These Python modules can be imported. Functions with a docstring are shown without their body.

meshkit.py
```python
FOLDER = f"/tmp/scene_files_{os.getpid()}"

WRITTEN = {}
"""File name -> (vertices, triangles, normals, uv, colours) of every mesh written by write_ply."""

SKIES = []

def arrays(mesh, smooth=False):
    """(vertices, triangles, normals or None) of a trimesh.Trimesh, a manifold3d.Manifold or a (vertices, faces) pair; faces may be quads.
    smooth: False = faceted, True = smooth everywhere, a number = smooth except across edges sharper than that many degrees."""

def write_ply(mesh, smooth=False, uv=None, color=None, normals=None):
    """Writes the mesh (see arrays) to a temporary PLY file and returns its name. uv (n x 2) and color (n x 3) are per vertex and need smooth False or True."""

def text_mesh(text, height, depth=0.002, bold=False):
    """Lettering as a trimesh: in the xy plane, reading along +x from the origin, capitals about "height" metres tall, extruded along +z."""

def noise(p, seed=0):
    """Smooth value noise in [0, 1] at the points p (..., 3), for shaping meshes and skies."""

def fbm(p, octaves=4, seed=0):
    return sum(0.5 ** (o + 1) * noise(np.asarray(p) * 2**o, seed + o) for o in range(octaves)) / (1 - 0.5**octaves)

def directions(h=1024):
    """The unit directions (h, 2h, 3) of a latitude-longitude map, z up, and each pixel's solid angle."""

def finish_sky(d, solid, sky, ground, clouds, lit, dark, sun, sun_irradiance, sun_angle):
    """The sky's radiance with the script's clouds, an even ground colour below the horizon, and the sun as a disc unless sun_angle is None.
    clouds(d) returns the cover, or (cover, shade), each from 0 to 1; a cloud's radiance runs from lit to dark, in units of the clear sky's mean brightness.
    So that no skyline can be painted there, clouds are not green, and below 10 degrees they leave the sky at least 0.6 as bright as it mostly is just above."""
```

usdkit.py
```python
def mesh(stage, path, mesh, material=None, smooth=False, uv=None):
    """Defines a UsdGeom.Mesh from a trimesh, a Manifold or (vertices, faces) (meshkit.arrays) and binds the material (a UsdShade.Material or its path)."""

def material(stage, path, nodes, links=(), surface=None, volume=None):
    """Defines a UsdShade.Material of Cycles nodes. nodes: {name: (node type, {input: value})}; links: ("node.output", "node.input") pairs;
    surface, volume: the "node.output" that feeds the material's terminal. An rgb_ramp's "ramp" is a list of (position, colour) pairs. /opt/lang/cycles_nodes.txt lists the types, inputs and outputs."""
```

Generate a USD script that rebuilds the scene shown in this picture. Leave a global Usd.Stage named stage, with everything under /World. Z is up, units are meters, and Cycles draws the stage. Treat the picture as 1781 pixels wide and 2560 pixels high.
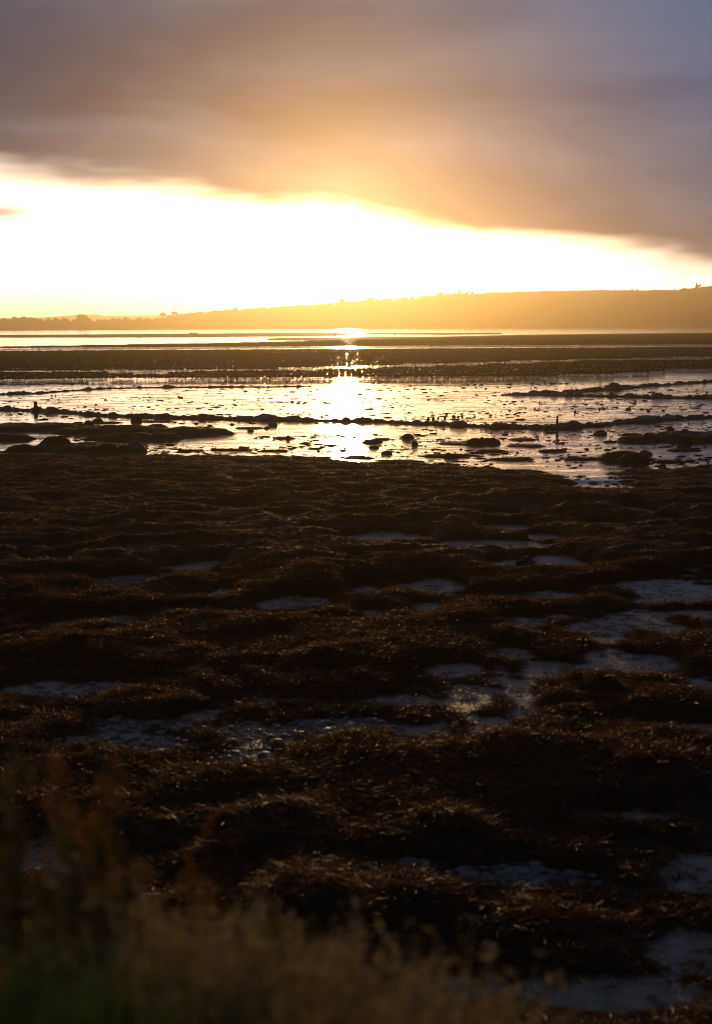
import math, random
import numpy as np, trimesh, usdkit, meshkit
from pxr import Usd, UsdGeom, UsdLux, UsdShade, Gf, Sdf, Vt
from meshkit import fbm, noise

# ------------------------------------------------------------------ stage, camera, sky, sun
stage = Usd.Stage.CreateInMemory()
UsdGeom.SetStageUpAxis(stage, UsdGeom.Tokens.z)
UsdGeom.SetStageMetersPerUnit(stage, 1.0)
UsdGeom.Xform.Define(stage, '/World')
UsdGeom.Scope.Define(stage, '/World/Looks')
rng = np.random.default_rng(7)
random.seed(7)

CAM_H = 4.5
F50, HAP, VAP = 50.0, 36.0 * 1781 / 2560, 36.0
PITCH, ROLL = math.atan(468 / 3556.0), math.radians(0.30)
cp, sp, cr, sr = math.cos(PITCH), math.sin(PITCH), math.cos(ROLL), math.sin(ROLL)
FW = np.array([0, cp, -sp]); U0 = np.array([0, sp, cp]); R0 = np.array([1.0, 0, 0])
RT = cr * R0 - sr * U0; UP = sr * R0 + cr * U0
EYE = np.array([0, 0, CAM_H])
cam = UsdGeom.Camera.Define(stage, '/World/camera')
M4 = Gf.Matrix4d(*RT, 0, *UP, 0, *(-FW), 0, *EYE, 1)
cam.AddTransformOp().Set(M4)
cam.CreateFocalLengthAttr(F50); cam.CreateHorizontalApertureAttr(HAP); cam.CreateVerticalApertureAttr(VAP)
cam.CreateClippingRangeAttr(Gf.Vec2f(0.05, 20000.0))
cam.CreateFStopAttr(2.0); cam.CreateFocusDistanceAttr(75.0)
cam.CreateExposureAttr(0.0)

SUN_EL, SUN_AZ = math.radians(4.5), -0.006          # azimuth from +y towards +x
SUN = np.array([math.cos(SUN_EL) * math.sin(SUN_AZ), math.cos(SUN_EL) * math.cos(SUN_AZ), math.sin(SUN_EL)])
SKY_STRENGTH = 0.1
WISP = (-0.240, 0.9680, 0.0762)                     # direction of a scrap of cloud in the clear strip
def make_sky():
    S = 1.0 / SKY_STRENGTH
    N = {
        'tc': ('texture_coordinate', {}),
        'sky': ('sky_texture', {'sky_type': 'single_scattering', 'sun_disc': False, 'sun_elevation': SUN_EL, 'sun_rotation': SUN_AZ,
                                'altitude': 0.0, 'air_density': 1.0, 'aerosol_density': 3.0, 'ozone_density': 1.0}),
        'sxyz': ('separate_xyz', {}),
        # cloud deck: everything nearer than a straight edge across the sky
        'edge_dot': ('vector_math', {'math_type': 'dot_product', 'vector2': (1.60, -1.0, 10.7)}),
        'map_e': ('mapping', {'mapping_type': 'point', 'scale': (7.0, 7.0, 30.0), 'location': (3.1, 1.7, 4.4)}),
        'n_e': ('noise_texture', {'scale': 1.0, 'detail': 3.0, 'roughness': 0.5}),
        'n_e2': ('math', {'math_type': 'multiply_add', 'value2': 0.46, 'value3': 0.04}),
        'e_sum': ('math', {'math_type': 'add'}),
        'cover': ('map_range', {'range_type': 'smoothstep', 'from_min': -0.10, 'from_max': 0.20, 'to_min': 0.0, 'to_max': 1.0, 'clamp': True}),
        'w_sub': ('vector_math', {'math_type': 'subtract', 'vector2': WISP}), 'w_mul': ('vector_math', {'math_type': 'multiply', 'vector2': (24.0, 0.0, 125.0)}), 'w_len': ('vector_math', {'math_type': 'length'}),
        'w_m': ('map_range', {'range_type': 'smoothstep', 'from_min': 0.1, 'from_max': 1.0, 'to_min': 0.76, 'to_max': 0.0, 'clamp': True}), 'cmax': ('math', {'math_type': 'maximum'}),
        # soft variation of the deck
        'map_b': ('mapping', {'mapping_type': 'point', 'scale': (3.4, 3.4, 13.0), 'location': (0.7, 5.2, 1.3)}),
        'n_b': ('noise_texture', {'scale': 1.0, 'detail': 4.0, 'roughness': 0.5, 'distortion': 0.5}),
        'deck': ('rgb_ramp', {'ramp': [(0.34, (0.008 * S, 0.020 * S, 0.058 * S)), (0.45, (0.024 * S, 0.044 * S, 0.098 * S)), (0.56, (0.068 * S, 0.092 * S, 0.150 * S)), (0.68, (0.15 * S, 0.165 * S, 0.21 * S))]}),
        # thin, bluer part of the deck high on the right
        'blue_d': ('vector_math', {'math_type': 'distance', 'vector2': (0.27, 0.90, 0.30)}),
        'blue_m': ('map_range', {'range_type': 'smoothstep', 'from_min': 0.0, 'from_max': 0.34, 'to_min': 1.0, 'to_max': 0.0, 'clamp': True}),
        'mix_b': ('mix', {'mix_type': 'mix', 'color2': (0.07 * S, 0.145 * S, 0.29 * S)}),
        # light scattered forwards through the thin deck round the sun
        'sun_dot': ('vector_math', {'math_type': 'dot_product', 'vector2': tuple(SUN)}),
        'sun_ang': ('math', {'math_type': 'arccosine'}),
        'g1': ('math', {'math_type': 'multiply', 'value2': -1 / math.radians(2.9)}),
        'g2': ('math', {'math_type': 'exponent'}),
        'g3': ('math', {'math_type': 'multiply', 'value2': 1.0}),
        'glow_c': ('mix', {'mix_type': 'mix', 'color1': (0, 0, 0), 'color2': (0.62 * S, 0.36 * S, 0.14 * S)}),
        'cloud': ('mix', {'mix_type': 'add', 'fac': 1.0}),
        'veil': ('mix', {'mix_type': 'mix', 'fac': 0.55, 'color2': (3.0 * S, 2.9 * S, 2.7 * S)}),
        'a1': ('math', {'math_type': 'multiply', 'value2': -1 / math.radians(2.4)}), 'a2': ('math', {'math_type': 'exponent'}),
        'a3': ('mix', {'mix_type': 'mix', 'color1': (0, 0, 0), 'color2': (16 * S, 11.5 * S, 6.0 * S)}), 'clear': ('mix', {'mix_type': 'add', 'fac': 1.0}),
        'out': ('mix', {'mix_type': 'mix'}),
        'bg': ('background_shader', {'strength': SKY_STRENGTH}),
    }
    L = [('tc.generated', 'sxyz.vector'), ('tc.generated', 'edge_dot.vector1'), ('tc.generated', 'map_e.vector'), ('map_e.vector', 'n_e.vector'),
         ('n_e.fac', 'n_e2.value1'), ('edge_dot.value', 'e_sum.value1'), ('n_e2.value', 'e_sum.value2'), ('e_sum.value', 'cover.value'),
         ('tc.generated', 'map_b.vector'), ('map_b.vector', 'n_b.vector'), ('n_b.fac', 'deck.fac'),
         ('tc.generated', 'blue_d.vector1'), ('blue_d.value', 'blue_m.value'), ('blue_m.result', 'mix_b.fac'), ('deck.color', 'mix_b.color1'),
         ('tc.generated', 'sun_dot.vector1'), ('sun_dot.value', 'sun_ang.value1'), ('sun_ang.value', 'g1.value1'), ('g1.value', 'g2.value1'),
         ('g2.value', 'g3.value1'), ('g3.value', 'glow_c.fac'), ('mix_b.color', 'cloud.color1'), ('glow_c.color', 'cloud.color2'),
         ('tc.generated', 'w_sub.vector1'), ('w_sub.vector', 'w_mul.vector1'), ('w_mul.vector', 'w_len.vector1'), ('w_len.value', 'w_m.value'), ('w_m.result', 'cmax.value1'), ('cover.result', 'cmax.value2'), ('cmax.value', 'out.fac'), ('sky.color', 'veil.color1'), ('sun_ang.value', 'a1.value1'), ('a1.value', 'a2.value1'), ('a2.value', 'a3.fac'), ('veil.color', 'clear.color1'), ('a3.color', 'clear.color2'), ('clear.color', 'out.color1'), ('cloud.color', 'out.color2'), ('out.color', 'bg.color')]
    return usdkit.material(stage, '/World/Looks/sky', N, L, surface='bg.background')
dome = UsdLux.DomeLight.Define(stage, '/World/sky')
UsdShade.MaterialBindingAPI.Apply(dome.GetPrim()).Bind(make_sky())
dome.GetPrim().SetCustomDataByKey('kind', 'structure')
sun = UsdLux.DistantLight.Define(stage, '/World/sun')
sun.CreateIntensityAttr(0.25); sun.CreateAngleAttr(0.5); sun.CreateNormalizeAttr(True)
sun.CreateColorAttr(Gf.Vec3f(1.0, 0.63, 0.25))
zax = SUN; xax = np.cross([0, 0, 1.0], zax); xax /= np.linalg.norm(xax); yax = np.cross(zax, xax)
sun.AddTransformOp().Set(Gf.Matrix4d(*xax, 0, *yax, 0, *zax, 0, 0, 0, 60, 1))

# ------------------------------------------------------------------ helpers
SC = 1781 / 1597.0
def ray(px, py):
    """Direction through a pixel of the photograph shown 1597 wide."""
    X, Y = px * SC - 890.5, py * SC - 1280.0
    d = FW * 3556.0 + RT * X - UP * Y
    return d / np.linalg.norm(d)
def ground(px, py, z=0.0):
    d = ray(px, py)
    t = (z - CAM_H) / d[2]
    return EYE + d * t
def at_dist(px, py, dist):
    d = ray(px, py)
    return EYE + d * (dist / math.hypot(d[0], d[1]))
names = {}
def numbered(path):
    n = names.get(path, 0); names[path] = n + 1
    return path if n == 0 else f'{path}_{n:03d}'
def data(prim, **kw):
    for k, v in kw.items():
        if v: prim.SetCustomDataByKey(k, v)
def obj(name, mesh, mat, parent=None, smooth=False):
    base = str(parent.GetPath()) if parent is not None else '/World'
    return usdkit.mesh(stage, numbered(f'{base}/{name}'), mesh, mat, smooth=smooth).GetPrim()
def thing(name, label, cat, loc=(0, 0, 0), rz=0.0, group=None, scale=None):
    x = UsdGeom.Xform.Define(stage, numbered('/World/' + name))
    x.AddTranslateOp().Set(Gf.Vec3d(*map(float, loc))); x.AddRotateZOp().Set(math.degrees(rz))
    if scale: x.AddScaleOp().Set(Gf.Vec3f(*scale))
    data(x.GetPrim(), label=label, category=cat, group=group)
    return x.GetPrim()
def dup(src, loc, rz=0.0, label=None, group=None, scale=None):
    name = src.GetName().rsplit('_', 1)
    name = name[0] if name[-1].isdigit() else src.GetName()
    was = src.GetCustomData()
    r = thing(name, label or was['label'], was['category'], loc, rz, group or was.get('group'), scale)
    r.GetReferences().AddInternalReference(src.GetPath()); r.SetInstanceable(True)
    return r
def instancer(name, protos, pos, idx, ang, scale, label=None, cat=None, kind='stuff', tilt=None, parent=None):
    base = str(parent.GetPath()) if parent is not None else '/World'
    p = UsdGeom.PointInstancer.Define(stage, numbered(f'{base}/{name}'))
    paths = []
    for k, (m, mat) in enumerate(protos):
        q = usdkit.mesh(stage, f'{p.GetPath()}/kind_{"abcdefgh"[k]}', m, mat, smooth=False); paths.append(q.GetPath())
    p.CreatePrototypesRel().SetTargets(paths)
    n = len(pos)
    p.CreatePositionsAttr(Vt.Vec3fArray.FromNumpy(np.asarray(pos, np.float32)))
    p.CreateProtoIndicesAttr(Vt.IntArray.FromNumpy(np.asarray(idx, np.int32)))
    s = np.asarray(scale, np.float32)
    if s.ndim == 1: s = np.repeat(s[:, None], 3, 1)
    p.CreateScalesAttr(Vt.Vec3fArray.FromNumpy(s))
    a = np.asarray(ang) / 2
    q = np.stack([np.cos(a), 0 * a, 0 * a, np.sin(a)], 1)
    if tilt is not None:
        tx, ty = tilt[:, 0] / 2, tilt[:, 1] / 2
        w2, x2, y2 = np.ones(n), np.sin(tx), np.sin(ty)
        w1, z1 = q[:, 0], q[:, 3]
        q = np.stack([w2 * w1, x2 * w1 + y2 * z1, y2 * w1 - x2 * z1, w2 * z1], 1)
        q /= np.linalg.norm(q, axis=1, keepdims=True)
    p.CreateOrientationsAttr(Vt.QuathArray([Gf.Quath(float(c[0]), float(c[1]), float(c[2]), float(c[3])) for c in q]))
    data(p.GetPrim(), label=label, category=cat, kind=kind)
    return p.GetPrim()
def cat(ms): return trimesh.util.concatenate(ms)
def box(x0, x1, y0, y1, z0, z1):
    b = trimesh.creation.box((x1 - x0, y1 - y0, z1 - z0)); b.apply_translation(((x0 + x1) / 2, (y0 + y1) / 2, (z0 + z1) / 2)); return b
def tube(pts, radii, sides=6, cap=True):
    p = np.asarray(pts, float); r = np.broadcast_to(np.asarray(radii, float), (len(p),))
    t = np.gradient(p, axis=0); t /= np.linalg.norm(t, axis=1, keepdims=True) + 1e-12
    a = np.cross(t, np.where(np.abs(t[:, 2:]) < 0.9, [0, 0, 1.0], [1.0, 0, 0])); a /= np.linalg.norm(a, axis=1, keepdims=True) + 1e-12
    b = np.cross(t, a); ang = np.arange(sides) * 2 * np.pi / sides
    v = (p[:, None] + r[:, None, None] * (np.cos(ang)[None, :, None] * a[:, None] + np.sin(ang)[None, :, None] * b[:, None])).reshape(-1, 3)
    f = []
    for i in range(len(p) - 1):
        for j in range(sides):
            k = (j + 1) % sides
            f += [[i * sides + j, i * sides + k, (i + 1) * sides + k], [i * sides + j, (i + 1) * sides + k, (i + 1) * sides + j]]
    if cap:
        n = len(v); v = np.vstack([v, p[0], p[-1]])
        for j in range(sides):
            k = (j + 1) % sides
            f += [[n, k, j], [n + 1, (len(p) - 1) * sides + j, (len(p) - 1) * sides + k]]
    return trimesh.Trimesh(v, np.array(f), process=False)
def sstep(a, b, x):
    t = np.clip((x - a) / (b - a), 0, 1); return t * t * (3 - 2 * t)
def N2(x, y, s, seed, octv=1, sy=None):
    p = np.stack([x / s, y / (sy or s), np.full_like(x, 0.37)], -1)
    return fbm(p, octv, seed) if octv > 1 else noise(p, seed)

# ------------------------------------------------------------------ materials
def mat(name, nodes, links, surface='p.BSDF', volume=None):
    return usdkit.material(stage, '/World/Looks/' + name, nodes, links, surface=surface, volume=volume)
def simple(name, c1, c2, scale, rough, spec=0.5, bump=0.0, bscale=None, translucent=None, detail=4):
    n = {'g': ('geometry', {}), 'n': ('noise_texture', {'scale': scale, 'detail': detail}), 'r': ('rgb_ramp', {'ramp': [(0.3, c1), (0.7, c2)]}),
         'p': ('principled_bsdf', {'roughness': rough, 'specular_ior_level': spec})}
    l = [('g.position', 'n.vector'), ('n.fac', 'r.fac'), ('r.color', 'p.base_color')]
    surf = 'p.BSDF'
    if bump:
        n['nb'] = ('noise_texture', {'scale': bscale or scale * 4, 'detail': 4}); n['b'] = ('bump', {'strength': 1.0, 'distance': bump})
        l += [('g.position', 'nb.vector'), ('nb.fac', 'b.height'), ('b.normal', 'p.normal')]
    if translucent:
        n['t'] = ('translucent_bsdf', {'color': translucent}); n['m'] = ('mix_closure', {'fac': 0.4})
        l += [('p.BSDF', 'm.closure1'), ('t.BSDF', 'm.closure2')]; surf = 'm.closure'
    return mat(name, n, l, surf)

# wet mud: a thin uneven film of water over silt
m_mud = mat('wet_mud', {
    'g': ('geometry', {}),
    'n1': ('noise_texture', {'scale': 0.35, 'detail': 5}), 'r1': ('rgb_ramp', {'ramp': [(0.3, (0.035, 0.029, 0.024)), (0.7, (0.085, 0.073, 0.063))]}),
    'mp': ('mapping', {'mapping_type': 'point', 'scale': (0.55, 1.3, 1.0)}),
    'n2': ('noise_texture', {'scale': 1.0, 'detail': 4, 'roughness': 0.52}), 'b2': ('bump', {'distance': 0.034}),
    'n3': ('noise_texture', {'scale': 5.0, 'detail': 5, 'roughness': 0.62}), 'b3': ('bump', {'distance': 0.010}), 'mp2': ('mapping', {'mapping_type': 'point', 'scale': (0.30, 0.75, 1.0)}), 'nm': ('noise_texture', {'scale': 1.0, 'detail': 4, 'roughness': 0.6}), 'ms': ('map_range', {'range_type': 'smoothstep', 'from_min': 0.46, 'from_max': 0.58, 'to_min': 0.06, 'to_max': 1.0, 'clamp': True}),
    'rr': ('map_range', {'from_min': 0.35, 'from_max': 0.65, 'to_min': 0.06, 'to_max': 0.24, 'clamp': True}),
    'px': ('separate_xyz', {}), 'dry': ('map_range', {'range_type': 'smoothstep', 'from_min': 22, 'from_max': 42, 'to_min': 0.34, 'to_max': 0.0, 'clamp': True}), 'dry2': ('map_range', {'range_type': 'smoothstep', 'from_min': 22, 'from_max': 42, 'to_min': 1.0, 'to_max': 0.0, 'clamp': True}),
    'ra': ('math', {'math_type': 'add'}), 'mc': ('mix', {'mix_type': 'mix'}), 'n4': ('noise_texture', {'scale': 7.0, 'detail': 6, 'roughness': 0.7}), 'r2': ('rgb_ramp', {'ramp': [(0.35, (0.082, 0.060, 0.044)), (0.6, (0.21, 0.160, 0.115))]}),
    'p': ('principled_bsdf', {'ior': 1.36, 'specular_ior_level': 0.5})},
    [('g.position', 'n1.vector'), ('n1.fac', 'r1.fac'), ('g.position', 'mp.vector'), ('mp.vector', 'n2.vector'), ('n2.fac', 'b2.height'),
     ('g.position', 'n3.vector'), ('n3.fac', 'b3.height'), ('g.position', 'mp2.vector'), ('mp2.vector', 'nm.vector'), ('nm.fac', 'ms.value'), ('ms.result', 'b3.strength'), ('b2.normal', 'b3.normal'), ('b3.normal', 'p.normal'), ('nm.fac', 'rr.value'), ('g.position', 'px.vector'), ('px.y', 'dry.value'), ('dry.result', 'ra.value1'), ('rr.result', 'ra.value2'), ('ra.value', 'p.roughness'), ('dry2.result', 'mc.fac'), ('px.y', 'dry2.value'), ('r1.color', 'mc.color1'), ('r2.color', 'mc.color2'), ('n4.fac', 'r2.fac'), ('g.position', 'n4.vector'), ('mc.color', 'p.base_color')])
m_water = mat('shallow_water', {
    'g': ('geometry', {}), 'mp': ('mapping', {'mapping_type': 'point', 'scale': (0.5, 1.6, 1.0)}),
    'n2': ('noise_texture', {'scale': 0.9, 'detail': 4, 'roughness': 0.55}), 'b2': ('bump', {'distance': 0.032}),
    'p': ('principled_bsdf', {'base_color': (0.022, 0.019, 0.016), 'roughness': 0.07, 'ior': 1.33, 'specular_ior_level': 0.5})},
    [('g.position', 'mp.vector'), ('mp.vector', 'n2.vector'), ('n2.fac', 'b2.height'), ('b2.normal', 'p.normal')])
m_weed = mat('seaweed', {
    'g': ('geometry', {}), 'n1': ('noise_texture', {'scale': 2.3, 'detail': 5}),
    'r1': ('rgb_ramp', {'ramp': [(0.3, (0.020, 0.011, 0.005)), (0.55, (0.048, 0.025, 0.009)), (0.75, (0.088, 0.047, 0.016))]}),
    'n3': ('noise_texture', {'scale': 34.0, 'detail': 4, 'distortion': 0.8}), 'b3': ('bump', {'distance': 0.014}),
    'p': ('principled_bsdf', {'roughness': 0.72, 'specular_ior_level': 0.07})},
    [('g.position', 'n1.vector'), ('n1.fac', 'r1.fac'), ('r1.color', 'p.base_color'), ('g.position', 'n3.vector'), ('n3.fac', 'b3.height'), ('b3.normal', 'p.normal')])
m_frond = simple('seaweed_frond', (0.018, 0.010, 0.004), (0.06, 0.032, 0.010), 3.0, 0.5, 0.2, translucent=(0.20, 0.070, 0.006))
m_stone = simple('weedy_stone', (0.020, 0.013, 0.008), (0.075, 0.058, 0.042), 3.0, 0.55, 0.35, bump=0.02, bscale=14)
m_pebble = simple('shingle_stone', (0.035, 0.031, 0.028), (0.13, 0.118, 0.105), 5.0, 0.5, 0.4)
m_pale = simple('pale_shell', (0.35, 0.31, 0.26), (0.5, 0.45, 0.38), 9.0, 0.4)
m_wood = simple('weathered_wood', (0.045, 0.032, 0.022), (0.10, 0.075, 0.05), 12.0, 0.7, 0.3, bump=0.004, bscale=40)
m_bag = simple('oyster_bag_mesh', (0.020, 0.016, 0.012), (0.055, 0.042, 0.028), 6.0, 0.9, 0.12, bump=0.01, bscale=30)
m_steel = simple('rusty_bar', (0.035, 0.020, 0.012), (0.085, 0.048, 0.026), 15.0, 0.7, 0.3)
m_hill = simple('hillside_wood', (0.020, 0.024, 0.012), (0.055, 0.052, 0.026), 0.02, 0.95, 0.1)
m_crown = simple('tree_foliage', (0.018, 0.022, 0.010), (0.045, 0.045, 0.020), 0.3, 0.9, 0.15)
m_trunk = simple('bark', (0.03, 0.023, 0.017), (0.06, 0.047, 0.035), 2.0, 0.9, 0.2)
m_bank = simple('bank_soil', (0.020, 0.016, 0.010), (0.05, 0.04, 0.025), 4.0, 0.95, 0.1)
m_grass = simple('green_grass', (0.028, 0.045, 0.010), (0.05, 0.07, 0.018), 6.0, 0.6, 0.2, translucent=(0.07, 0.11, 0.018))
m_straw = simple('dry_grass', (0.135, 0.11, 0.055), (0.24, 0.195, 0.105), 8.0, 0.7, 0.2, translucent=(0.28, 0.19, 0.075))
m_rust = simple('seed_head', (0.055, 0.022, 0.008), (0.13, 0.055, 0.018), 20.0, 0.75, 0.2, translucent=(0.26, 0.125, 0.03))
m_stem = simple('plant_stem', (0.05, 0.040, 0.015), (0.09, 0.062, 0.022), 10.0, 0.7, 0.2, translucent=(0.08, 0.06, 0.012))
m_leaf = simple('plant_leaf', (0.035, 0.040, 0.010), (0.07, 0.06, 0.018), 9.0, 0.6, 0.3, translucent=(0.13, 0.09, 0.012))
m_twig = simple('bleached_twig', (0.28, 0.26, 0.25), (0.42, 0.40, 0.38), 20.0, 0.7)
m_cloth = simple('dark_waterproofs', (0.02, 0.02, 0.025), (0.04, 0.04, 0.045), 5.0, 0.6)
m_tractor = simple('muddy_paint', (0.05, 0.045, 0.04), (0.11, 0.10, 0.09), 2.0, 0.6)
m_rubber = simple('rubber', (0.012, 0.012, 0.012), (0.03, 0.028, 0.025), 5.0, 0.8)

# ------------------------------------------------------------------ haze
HAZE = 0.00022
m_haze = mat('haze', {'v': ('principled_volume', {'color': (1.0, 0.78, 0.48), 'density': HAZE, 'anisotropy': 0.845})}, [], surface=None, volume='v.volume')
hz = obj('haze', box(-3500, 3500, -150, 6800, -3.0, 80.0), m_haze)
data(hz, kind='stuff', label='golden sunset haze over the whole estuary', category='haze')

# ------------------------------------------------------------------ tidal flat
EDGE_PX = np.array([[-200, 1020], [0, 1024], [300, 1026], [600, 1034], [800, 1046], [1000, 1054], [1120, 1064], [1300, 1076], [1450, 1072], [1597, 1058], [1900, 1050]])
EDGE = np.array([ground(*p)[:2] for p in EDGE_PX])
EDGE_AZ, EDGE_R = np.arctan2(EDGE[:, 0], EDGE[:, 1]), np.hypot(EDGE[:, 0], EDGE[:, 1])
def blob(px, py, w, h):
    """A patch seen at a pixel with half width w and half height h: its ground centre and radii."""
    c = ground(px, py)[:2]
    r = math.hypot(*c)
    a = ground(px, py - h)[:2]; b = ground(px, py + h)[:2]
    return c[0], c[1], w * SC / 3556 * math.hypot(r, CAM_H), 0.5 * math.hypot(*(a - b))
POOLS = [blob(*p) for p in [(1372, 1090, 110, 7), (1124, 1159, 55, 4), (1144, 1186, 65, 5), (874, 1206, 95, 9), (1099, 1224, 130, 7), (1219, 1204, 50, 3), (1434, 1149, 40, 6), (1494, 1168, 40, 4), (1350, 1181, 70, 4),
    (1149, 1271, 50, 8), (1249, 1268, 75, 9), (969, 1318, 75, 10), (829, 1331, 40, 6), (1239, 1338, 65, 11), (1499, 1333, 105, 14), (959, 1368, 45, 10), (839, 1378, 40, 5), (1249, 1386, 50, 4), (1179, 1398, 50, 7), (1349, 1423, 75, 24),
    (1449, 1403, 85, 20), (1579, 1383, 60, 6), (1374, 1483, 70, 26), (1449, 1493, 70, 16), (1149, 1473, 50, 14), (1224, 1508, 60, 14), (1024, 1508, 70, 10), (1319, 1511, 40, 6), (1124, 1518, 20, 18), (1039, 1558, 60, 8), (1049, 1583, 45, 12),
    (899, 1583, 90, 7), (1169, 1568, 30, 26), (1179, 1608, 40, 10), (984, 1643, 25, 8), (1159, 1663, 60, 9), (1249, 1683, 75, 12), (1574, 1543, 40, 6), (1394, 1543, 30, 10), (660, 1360, 90, 12), (760, 1640, 90, 10), (430, 1275, 70, 6),
    (530, 1145, 55, 4), (280, 1310, 60, 8), (500, 1330, 40, 8), (620, 1430, 30, 6), (1090, 1995, 150, 26), (900, 1960, 100, 18), (1430, 1855, 110, 16), (1330, 2260, 330, 60), (1560, 2170, 120, 50), (1010, 2250, 120, 40), (1200, 1900, 60, 10), (1590, 1650, 60, 10), (700, 1640, 50, 12)]]
def open_up(b):
    r = math.hypot(b[0], b[1]); e = 0.13 * r / CAM_H * min(1, max(0, (r - 12) / 12))
    k = (r - e / 2) / r
    return b[0] * k, b[1] * k, b[2], b[3] + e / 2
POOLS = [open_up(b) for b in POOLS]
DIPS = [blob(*p) for p in [(1372, 1090, 110, 6), (530, 1145, 45, 4)]]
STONY = [blob(*p) for p in [(300, 1312, 80, 14), (400, 1385, 150, 24), (250, 1600, 150, 50), (430, 1700, 170, 50), (330, 1850, 150, 60), (560, 1720, 120, 30), (500, 1800, 140, 40)]]
BARS = [blob(*p) for p in [(60, 962, 180, 7), (250, 968, 160, 7), (420, 972, 110, 7), (300, 985, 130, 3), (20, 985, 60, 4), (180, 1010, 140, 8), (60, 1014, 60, 4), (1540, 985, 110, 11), (1430, 990, 60, 4), (1400, 1030, 60, 5)]]
FLATS = [blob(*p) for p in [(1530, 1010, 40, 2), (1050, 995, 70, 4), (1170, 986, 40, 3), (1000, 1022, 60, 4), (1180, 1000, 40, 3), (800, 1028, 50, 3), (560, 960, 40, 2), (1500, 1036, 40, 2), (700, 1030, 40, 3), (1240, 1012, 40, 2), (860, 985, 25, 2), (640, 983, 30, 2), (350, 945, 40, 2), (1420, 975, 30, 2), (1300, 1030, 45, 2), (1150, 1030, 60, 3), (520, 1010, 60, 2), (430, 1012, 40, 2), (1100, 1012, 40, 2), (620, 1012, 40, 2), (900, 1036, 60, 3), (240, 948, 40, 1.5), (120, 950, 50, 1.5)]]
MOUNDS = [blob(*p) + (h,) for *p, h in [(1190, 1730, 200, 50, 0.34), (590, 1920, 160, 60, 0.40), (700, 2080, 150, 70, 0.42), (920, 2060, 90, 40, 0.30), (700, 1320, 120, 16, 0.22), (1340, 1560, 80, 22, 0.24), (290, 1190, 50, 10, 0.2), (1180, 1270, 40, 6, 0.22), (200, 1480, 140, 30, 0.22), (950, 1900, 140, 30, 0.2), (400, 1560, 150, 24, 0.2), (760, 1500, 130, 22, 0.22), (1450, 1760, 120, 40, 0.25), (1300, 1950, 150, 50, 0.22), (1100, 1055, 30, 4, 0.2), (200, 1440, 70, 14, .2), (1560, 1068, 50, 6, 0.25), (560, 1430, 100, 16, 0.2)]]
def gsum(L, x, y, k=1.0):
    s = np.zeros_like(x)
    for b in L:
        q = ((x - b[0]) / b[2]) ** 2 + ((y - b[1]) / b[3]) ** 2
        s = np.maximum(s, (b[4] if len(b) > 4 else 1.0) * np.exp(-k * q))
    return s
def band(x, y, x0, x1, y0, y1, soft):
    return sstep(0, soft, np.minimum(np.minimum(x - x0, x1 - x), np.minimum(y - y0, y1 - y)))
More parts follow.
